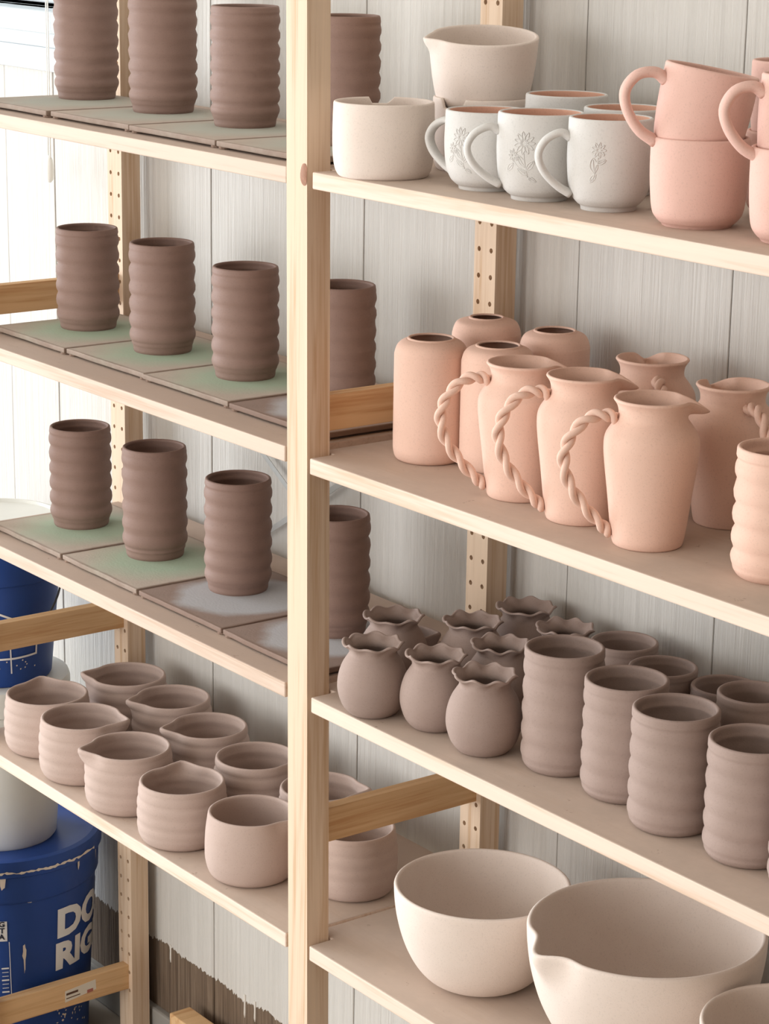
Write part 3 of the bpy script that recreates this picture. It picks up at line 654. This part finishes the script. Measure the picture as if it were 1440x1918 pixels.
def rope(pts, rs, turns, n=130):
    P = spline([(p[0], 0.0, p[1]) for p in pts], n); T = np.gradient(P, axis=0); T /= np.linalg.norm(T, axis=1)[:, None]
    B = np.array([0, 1.0, 0]); parts = []
    for ph in (0, math.pi):
        path = []
        for i in range(n):
            t = T[i]; nn = np.cross(B, t); a = ph+2*math.pi*turns*i/(n-1); path.append(P[i]+0.88*rs*(math.cos(a)*nn+math.sin(a)*B))
        parts.append(sweep(path, rs, 9))
    return merge(parts)
def jug(zs, c, R, H, lb, hy):
    o = make_pot('rope_handled_jug', zs, c, R, H, JUG, 0.004, None, lb, 'jug', 'pink rope-handled jugs', deform=spout(yaw_of(hy)+math.pi, 0.46, 0.24, 0.84, H, -0.085, 0.06), seg=96, nz=52, mats=['pink_bisque'], parent_needed=True)
    V, F = rope([(R*0.74, 0.865*H), (R*0.98, 0.895*H), (R*1.36, 0.87*H), (R*1.70, 0.75*H), (R*1.84, 0.60*H), (R*1.70, 0.42*H), (R*1.36, 0.26*H), (R*0.98, 0.13*H), (R*0.80, 0.085*H)], 0.0037, 5.0)
    yw = yaw_of(hy); cs, sn = math.cos(yw), math.sin(yw)
    V = [(v[0]*cs-v[1]*sn, v[0]*sn+v[1]*cs, v[2]) for v in V]
    link('handle', pydata('handle', V, F, True), 'pink_bisque', o); return o
for cx, yb, yt, wd, hy, lb in ((972, 942.5, 667, 165, 4, 'rope-handled pink jug nearest the bottle vases'), (1084, 986.5, 690, 171, 4, 'rope-handled pink jug in the middle of three'), (1211, 1035, 733, 178, 4, 'rope-handled pink jug of three, next to the rippled pink tumbler')):
    c, R, H = site(z2, cx, wd, yb=yb, yt=yt, base=0.70, rim=0.82); JH = H
    jug(z2, c, R, H, lb, hy)
c, R, H = site(z2, 1359, 168, yb=993, yt=707, base=0.70, rim=0.86); jug(z2, c, R, H, 'pink jug with its spout to the wall, handle half behind the rippled tumbler', 108)
c, R, H = site(z2, 1223, 166, yt=659, rim=0.86, H=JH*0.99); jug(z2, c, R, H, 'pink jug with its spout to the wall, behind the jugs with sideways handles', 92)
TUMB = [(0.80, 0.0), (0.86, 0.02), (0.93, 0.06), (0.985, 0.13), (1.0, 0.2), (1.0, 0.5), (0.99, 0.85), (0.975, 0.94), (0.965, 1.0)]
c, R, H = site(z2, 1448, 168, yb=1097, yt=823, base=0.8, rim=0.965)
make_pot('rippled_tumbler', z2, c, R, H, TUMB, 0.0045, 'pink_bisque', 'rippled pink tumbler beside the jugs', 'tumbler', None, wave=waves(5, 0.085, 0.06, 0.95, 0.1, True), nz=64)
# -- third board: ruffled vases, rippled tumblers
z3 = TR[3]
RUF = [(0.60, 0.0), (0.70, 0.03), (0.86, 0.13), (0.97, 0.28), (1.0, 0.41), (0.965, 0.56), (0.87, 0.70), (0.75, 0.80), (0.675, 0.86), (0.69, 0.92), (0.77, 0.97), (0.85, 1.0)]
def ruffle(n, H, R, ph, az=0.022, ar=0.045):
    def f(a, r, z, inside):
        t = sstep(0.84, 1.0, z/H); wv = math.cos(n*a+ph)*(1+0.35*math.sin(2*a+ph))+0.3*math.cos((n-3)*a+2*ph)
        return r*(1+t*ar*math.sin(n*a+ph+0.5)), z+t*t*az*H*wv
    return f
VHs = []
rv = [(697, 1347, 1187, 133, 0.0, 'ruffled vase standing alone at the post end of its row, nearest the shelf edge'), (814, 1373, 1209, 134, 1.0, 'ruffled vase between two others along the shelf edge'), (904, 1419, 1244, 143, 2.2, 'round ruffled vase next to the tallest rippled tumbler')]
for cx, yb, yt, wd, ph, lb in rv:
    c, R, H = site(z3, cx, wd, yb=yb, yt=yt, base=0.60, rim=0.82); VHs.append(H)
    make_pot('ruffled_vase', z3, c, R, H, RUF, 0.0038, 'grey_mauve_clay', lb, 'vase', 'ruffled vases', deform=ruffle(8, H, R, ph), seg=90, nz=46)
Hm = sum(VHs)/3
for cx, yt, wd, ph, hs, lb in ((738, 1137, 132, 0.4, 0.98, 'ruffled vase behind the one at the post end'), (886, 1147, 132, 1.6, 0.98, 'ruffled vase in the second row, before the peg-holed back post'), (938, 1190, 132, 2.5, 0.96, 'ruffled vase tucked behind the round one, beside a tumbler'),
                           (986, 1121, 130, 0.9, 1.0, 'ruffled vase closest to the wall, its whole frilled mouth in view'), (1059, 1160, 130, 3.0, 0.98, 'ruffled vase by the wall, only its frilled rim showing past the tumblers')):
    c, R, H = site(z3, cx, wd, yt=yt, rim=0.82, H=Hm*hs)
    make_pot('ruffled_vase', z3, c, R, H, RUF, 0.0038, 'grey_mauve_clay', lb, 'vase', 'ruffled vases', deform=ruffle(8, H, R, ph), seg=90, nz=46)
c, R, H = site(z3, 770, 96, yt=1172, rim=0.93, H=0.044)
make_pot('small_pouring_cup', z3, c, R, H, CREAM, 0.004, 'grey_mauve_clay', 'small pouring cup hidden behind the ruffled vases, only its spout showing', 'pouring cup', None, deform=spout(yaw_of(178), 0.25, 0.28, 0.5, H, 0.0, 0.02), seg=64)
TUMBW = [(0.80, 0.0), (0.87, 0.015), (0.94, 0.05), (0.99, 0.11), (1.0, 0.18), (1.0, 0.5), (0.99, 0.85), (0.98, 0.94), (0.975, 1.0)]
tum = [(1049, 1456, 1191, 153, 'rippled grey-mauve tumbler next to the round ruffled vase'), (1164, 1507, 1248, 161, 'rippled grey-mauve tumbler, second from the ruffled vases'), (1255, 1568, 1301, 168, 'rippled grey-mauve tumbler, third from the ruffled vases'), (1399, 1628, 1358, 175, 'rippled grey-mauve tumbler, fourth from the ruffled vases'), (1524, 1690, 1415, 182, 'rippled grey-mauve tumbler, fifth from the ruffled vases')]
for cx, yb, yt, wd, lb in tum:
    c, R, H = site(z3, cx, wd, yb=yb, yt=yt, base=0.8, rim=0.975); WH = H
    make_pot('rippled_tumbler', z3, c, R, H, TUMBW, 0.0048, 'grey_mauve_clay', lb, 'tumbler', 'rippled grey tumblers at the shelf edge', wave=waves(5, 0.062, 0.06, 0.95, random.uniform(-0.1, 0.1), True), nz=64)
for cx, yt, wd, hs, lb in ((1170, 1184, 131, 0.78, 'low grey-mauve cup by the wall, behind the first tumbler'), (1243, 1230, 133, 0.78, 'low grey-mauve cup by the wall, behind the second tumbler'), (1359, 1266, 131, 0.73, 'low grey-mauve cup by the wall, partly behind a wavy one'), (1414, 1277, 142, 1.0, 'wavy grey-mauve cup by the wall, behind the fourth tumbler')):
    c, R, H = site(z3, cx, wd, yt=yt, rim=0.975, H=WH*hs)
    make_pot('back_row_cup', z3, c, R, H, TUMBW, 0.0045, 'grey_mauve_clay', lb, 'cup', 'grey cups in the back row', wave=waves(4, 0.05, 0.06, 0.95, 0.0, True), nz=50)
# -- lowest board: big bowls
z4 = TR[4]
BOWL = [(0.44, 0.0), (0.52, 0.015), (0.64, 0.08), (0.77, 0.22), (0.88, 0.42), (0.955, 0.65), (0.99, 0.85), (1.0, 1.0)]
c, R, H = site(z4, 898, 329, yb=1864, yt=1592, base=0.44, rim=1.0)
make_pot('big_bowl', z4, c, R, H, BOWL, 0.0055, 'pale_bisque', 'pale rounded bowl without a spout, on the lowest shelf', 'bowl', None, seg=96, mats=['pale_bisque'])
BH = H
c, R, H = site(z4, 1216, 447, yt=1648, rim=1.0, H=BH*1.21)
make_pot('big_pouring_bowl', z4, c, R, H, BOWL, 0.0065, 'pale_bisque', 'widest pale bowl with a pouring spout, on the lowest shelf', 'pouring bowl', None, deform=spout(yaw_of(27), 0.10, 0.135, 0.55, H, -0.03, 0.03, 2.0), seg=160, mats=['pale_bisque'])
c, R, H = site(z4, 1490, 345, yt=1846, rim=1.0, H=BH*1.07)
make_pot('big_bowl', z4, c, R, H, BOWL, 0.0055, 'pale_bisque', 'pale bowl in front of the spouted bowl, its far rim showing', 'bowl', None, seg=96, mats=['pale_bisque'])
# ------------------------------------------------------------------ buckets beside the frame
BX, BY = -1.030, 0.142
def revolve(name, prof, seg=64, cap=True):
    V = []; F = []
    for r, z in prof:
        for j in range(seg): a = 2*math.pi*j/seg; V.append((r*math.cos(a), r*math.sin(a), z))
    n = len(prof)
    for i in range(n-1):
        for j in range(seg): F.append((i*seg+j, i*seg+(j+1) % seg, (i+1)*seg+(j+1) % seg, (i+1)*seg+j))
    if cap: F.append(tuple(range(seg-1, -1, -1))); F.append(tuple((n-1)*seg+j for j in range(seg)))
    return pydata(name, V, F, True)
def soft(me, ang=40):
    try:
        me.set_sharp_from_angle(angle=math.radians(ang))
    except Exception: pass
    return me
def curved(name, loops_or_pts, R0, z_, yaw, width=None, rise=0.0006, mt='print_white', parent=None, taper=0.0, zref=0.0):
    """flat print lifted onto the bucket wall: pts (u along the wall to the picture right, z)"""
    V, F = loops_or_pts
    W = []
    for u, z in V:
        r = R0+taper*(z-zref)+rise; a = yaw+u/R0; W.append((r*math.cos(a), r*math.sin(a), z))
    return link(name, pydata(name, W, F), mt, parent)
def strip(pts, wd):
    """polyline as a band, subdivided"""
    V = []; F = []
    for (u0, z0), (u1, z1) in zip(pts[:-1], pts[1:]):
        L = math.hypot(u1-u0, z1-z0); n = max(1, int(L/0.006)); nx, nz = -(z1-z0)/L*wd/2, (u1-u0)/L*wd/2
        for i in range(n+1):
            t = -wd/2/L+(1+wd/L)*i/n; u, z = u0+(u1-u0)*t, z0+(z1-z0)*t; V += [(u+nx, z+nz), (u-nx, z-nz)]
        b = len(V)-2*(n+1); F += [(b+2*i, b+2*i+1, b+2*i+3, b+2*i+2) for i in range(n)]
    return V, F
def textmesh(body, size, bold):
    cu = bpy.data.curves.new('txt', 'FONT'); cu.body = body; cu.size = size; cu.offset = bold; cu.resolution_u = 3
    to = bpy.data.objects.new('txt', cu); COL.objects.link(to); bpy.context.view_layer.update()
    me = bpy.data.meshes.new_from_object(to.evaluated_get(bpy.context.evaluated_depsgraph_get())); bpy.data.objects.remove(to); bpy.data.curves.remove(cu)
    bm = bmesh.new(); bm.from_mesh(me); bpy.data.meshes.remove(me)
    for q in range(1, 60):                      # slice so that the letters can bend
        x = q*0.006; r = bmesh.ops.bisect_plane(bm, geom=bm.verts[:]+bm.edges[:]+bm.faces[:], plane_co=(x, 0, 0), plane_no=(1, 0, 0))
    V = [(v.co.x, v.co.y) for v in bm.verts]; bm.verts.index_update(); F = [tuple(v.index for v in f.verts) for f in bm.faces]; bm.free(); return V, F
# lower blue bucket on the floor
eb1 = empty('blue_bucket', (BX, BY, 0)); tag(eb1, 'blue lidded bucket on the floor with white lettering, under the stack', 'bucket', None)
BT = 0.0548   # taper
prof1 = [(0.130, 0.0), (0.1335, 0.004), (0.1345, 0.03), (0.149, 0.283), (0.152, 0.285), (0.1535, 0.289), (0.1545, 0.316), (0.156, 0.338)]
link('pail', soft(revolve('pail', prof1)), 'blue_plastic', eb1)
lid1 = [(0.1565, 0.330), (0.1595, 0.332), (0.160, 0.348), (0.1575, 0.357), (0.149, 0.3585), (0.147, 0.348), (0.143, 0.3465)]
link('lid', soft(revolve('lid', lid1)), 'blue_plastic', eb1)
fr = math.atan2(CAM[1]-BY, CAM[0]-BX)          # side of the bucket that the photograph sees
def u_of(px, R_): # picture offset from the bucket axis -> arc along the wall
    cxp = proj((BX, BY, 0.2))[0]; return R_*math.asin(max(-0.98, min(0.98, (px-cxp)*depth((BX, BY, 0.2))/FPX/R_)))
def z_of(px, py, R_):
    u = u_of(px, R_); a = fr+u/R_; lo, hi = -0.2, 1.4
    for _ in range(40):
        md = (lo+hi)/2
        if proj((BX+R_*math.cos(a), BY+R_*math.sin(a), md))[1] > py: lo = md
        else: hi = md
    return lo
RL = 0.1405
zD = z_of(115, 1747, RL); zDt = z_of(115, 1693, RL); zR = z_of(113, 1808, RL); hz = (zDt-zD)/0.76
for tx, zb_, u0, sz in (('DO IT', zD, u_of(97, RL), hz), ('RIGHT', zR, u_of(95, RL), hz*0.92)):
    V, F = textmesh(tx, sz, 0.0032); V = [(x*1.12+u0, y+zb_) for x, y in V]
    V2, F2 = V, F
    curved('lettering', (V2, F2), RL, 0, fr, rise=0.0010, parent=eb1, taper=0.0573, zref=0.135)
# printed panel at the left of the lettering
ul = u_of(12, RL); zp0, zp1 = z_of(12, 1760, RL), z_of(12, 1722, RL)
pn = [(ul-0.06+0.006*i, z) for i in range(11) for z in (zp0, zp1)]; curved('print_panel', (pn, [(2*i, 2*i+2, 2*i+3, 2*i+1) for i in range(10)]), RL, 0, fr, rise=0.001, parent=eb1, taper=0.0573, zref=0.135)
for tx, py in (('G', 1732), ('NT', 1744), ('NA', 1756)):
    V, F = textmesh(tx, 0.0125, 0.0004); wmx = max(v[0] for v in V); V = [(x-wmx+ul-0.0035, y+z_of(10, py, RL)) for x, y in V]
    curved('print_line', (V, F), RL, 0, fr, rise=0.0016, parent=eb1, taper=0.0573, zref=0.135, mt='print_dark')
curved('print_rule', strip([(u_of(15, RL), z_of(15, 1762, RL)), (u_of(17, RL), z_of(17, 1868, RL))], 0.0011), RL, 0, fr, rise=0.001, parent=eb1, taper=0.0573, zref=0.135)
for q in range(7):
    py = 1812+q*7.5; curved('print_rule', strip([(u_of(2, RL), z_of(2, py+1, RL)), (u_of(12, RL), z_of(12, py, RL))], 0.0011 if q % 3 else 0.0026), RL, 0, fr, rise=0.001, parent=eb1, taper=0.0573, zref=0.135)
def splat(px, py, hpx, wpx, R_, parent, drip=True, mt='paint_splat'):
    u = u_of(px, R_); zt = z_of(px, py, R_); k_ = depth((BX, BY, 0.2))/FPX; n = 14; V = [(u, zt-hpx*k_*0.35)]
    for j in range(n):
        a = 2*math.pi*j/n; rr = random.uniform(0.75, 1.2); dz = math.sin(a)*hpx*k_*0.5*rr
        if drip and 3.9 < a < 5.5: dz *= 1.6
        V.append((u+math.cos(a)*wpx*k_*0.5*rr*(1 if math.sin(a) > -0.3 else 0.55), zt-hpx*k_*0.45+dz))
    curved('paint_splash', (V, [(0, 1+j, 1+(j+1) % n) for j in range(n)]), R_, 0, fr, rise=0.0012, parent=parent, mt=mt, taper=0.0573 if R_ < 0.15 else 0.0, zref=0.135 if abs(R_-RL) < 0.001 else (0.178 if R_ > 0.14 else 0.048))
splat(143, 1595, 26, 14, 0.1556, eb1); splat(6, 1625, 34, 22, 0.1556, eb1); splat(41, 1768, 46, 7, RL, eb1); splat(62, 1630, 8, 8, 0.1556, eb1, False); splat(52, 1682, 6, 16, 0.144, eb1, False); splat(176, 1585, 18, 4, 0.1556, eb1)
for q in range(30): splat(random.gauss(118, 16), random.gauss(1893, 10), random.uniform(2, 6), random.uniform(2, 6), 0.1355, eb1, False)
sm = []
for q in range(46):
    px_ = -20+q*4.3; zz = 0.3405+random.uniform(-0.0012, 0.0012); hw_ = random.uniform(0.0004, 0.0026); sm.append((u_of(px_, 0.1600), zz-hw_)); sm.append((u_of(px_, 0.1600), zz+hw_))
curved('paint_smear', (sm, [(2*q, 2*q+2, 2*q+3, 2*q+1) for q in range(45)]), 0.1600, 0, fr, rise=0.0008, parent=eb1, mt='paint_splat')
# white bucket standing on it
eb2 = empty('white_bucket', (BX, BY, 0.3465)); tag(eb2, 'translucent white bucket in the middle of the bucket stack', 'bucket', None)
link('pail', soft(revolve('pail', [(0.085, 0), (0.088, 0.004), (0.1015, 0.17), (0.102, 0.182), (0.107, 0.185), (0.108, 0.206), (0.110, 0.209), (0.1105, 0.245)])), 'white_plastic', eb2)
link('lid', soft(revolve('lid', [(0.1112, 0.228), (0.1140, 0.231), (0.1146, 0.262), (0.112, 0.270), (0.105, 0.2712), (0.100, 0.2705)])), 'white_plastic', eb2)
# upper blue bucket with white lid and wire bail
Z3 = 0.3465+0.271
eb3 = empty('blue_bucket', (BX+0.0, BY+0.0, Z3)); tag(eb3, 'blue bucket with a wire bail on top of the stack, white outline printed on it', 'bucket', None)
link('pail', soft(revolve('pail', [(0.083, 0), (0.086, 0.004), (0.0985, 0.135), (0.099, 0.165), (0.103, 0.168), (0.104, 0.19), (0.105, 0.230)])), 'blue_plastic', eb3)
link('lid', soft(revolve('lid', [(0.106, 0.218), (0.109, 0.220), (0.1095, 0.248), (0.107, 0.2545), (0.101, 0.2555), (0.099, 0.251), (0.095, 0.250)])), 'white_plastic', eb3)
R3 = 0.0925
def uz(px, py): return (u_of(px, R3), z_of(px, py, R3)-Z3)
curved('printed_outline', strip([uz(-30, 1130), uz(0, 1143), uz(40, 1160), uz(71, 1152), uz(71, 1172)], 0.0032), R3, 0, fr, rise=0.001, parent=eb3, taper=0.0954, zref=0.072)
curved('printed_outline', strip([uz(-20, 1237), uz(0, 1237), uz(40, 1234), uz(78, 1223), uz(78, 1206)], 0.0032), R3, 0, fr, rise=0.001, parent=eb3, taper=0.0954, zref=0.072)
curved('printed_outline', strip([uz(32, 1218), uz(34, 1262)], 0.0022), R3, 0, fr, rise=0.001, parent=eb3, taper=0.0954, zref=0.072)
for q in range(16): 
    uu, zz = uz(random.uniform(-10, 80), random.uniform(1238, 1258)); curved('paint_splash', ([(uu, zz), (uu+0.002, zz+0.0008), (uu+0.0016, zz+0.0026), (uu-0.0005, zz+0.0022)], [(0, 1, 2, 3)]), R3, 0, fr, rise=0.001, parent=eb3, mt='paint_splat', taper=0.0954, zref=0.072)
# bail: hangs down on the side away from the viewer's left, ears on the rim
bl = []; ya = yaw_of(88)
for q in range(41):
    t = math.pi*q/40; ex, ey = math.cos(ya+math.pi/2), math.sin(ya+math.pi/2); fx, fy = math.cos(ya), math.sin(ya); ro = 0.112+0.016*math.sin(2*t)**2
    bl.append((ro*(math.cos(t)*ex+math.sin(t)*fx), ro*(math.cos(t)*ey+math.sin(t)*fy), 0.205-0.13*math.sin(t)))
V, F = sweep(bl, 0.0017, 6); link('bail', pydata('bail', V, F, True), 'dark_wire', eb3)
# white blind cord hanging below the window
q0 = ony(80, 0, YW-0.05); q1 = ony(93, 322, YW-0.05)
ec = empty('blind_cord', (q1[0], YW-0.05, q1[2])); tag(ec, 'white blind cord with a small knob, hanging below the window', 'cord')
for dx in (-0.0035, 0.0035):
    V, F = sweep([(dx, 0, 0.02), (dx*0.8, 0.001, 0.2), (dx, 0, WZ1-q1[2]-0.02)], 0.0012, 6); link('cord', pydata('cord', V, F, True), 'cord_white', ec)
link('knob', revolve('knob', [(0.002, 0.025), (0.005, 0.018), (0.0065, 0.004), (0.0055, -0.012), (0.002, -0.016)], 16), 'cord_white', ec)
# wood offcut on the floor behind the frame
oc = ony(317, 1897, YW-0.06)
oo = link('wood_offcut', boxmesh('wood_offcut', oc[0], oc[0]+0.42, YW-0.06, YW-0.022, 0, oc[2], 0.002), 'pine_bar'); tag(oo, 'pine offcut lying on the floor against the bare lower wall', 'wood offcut')
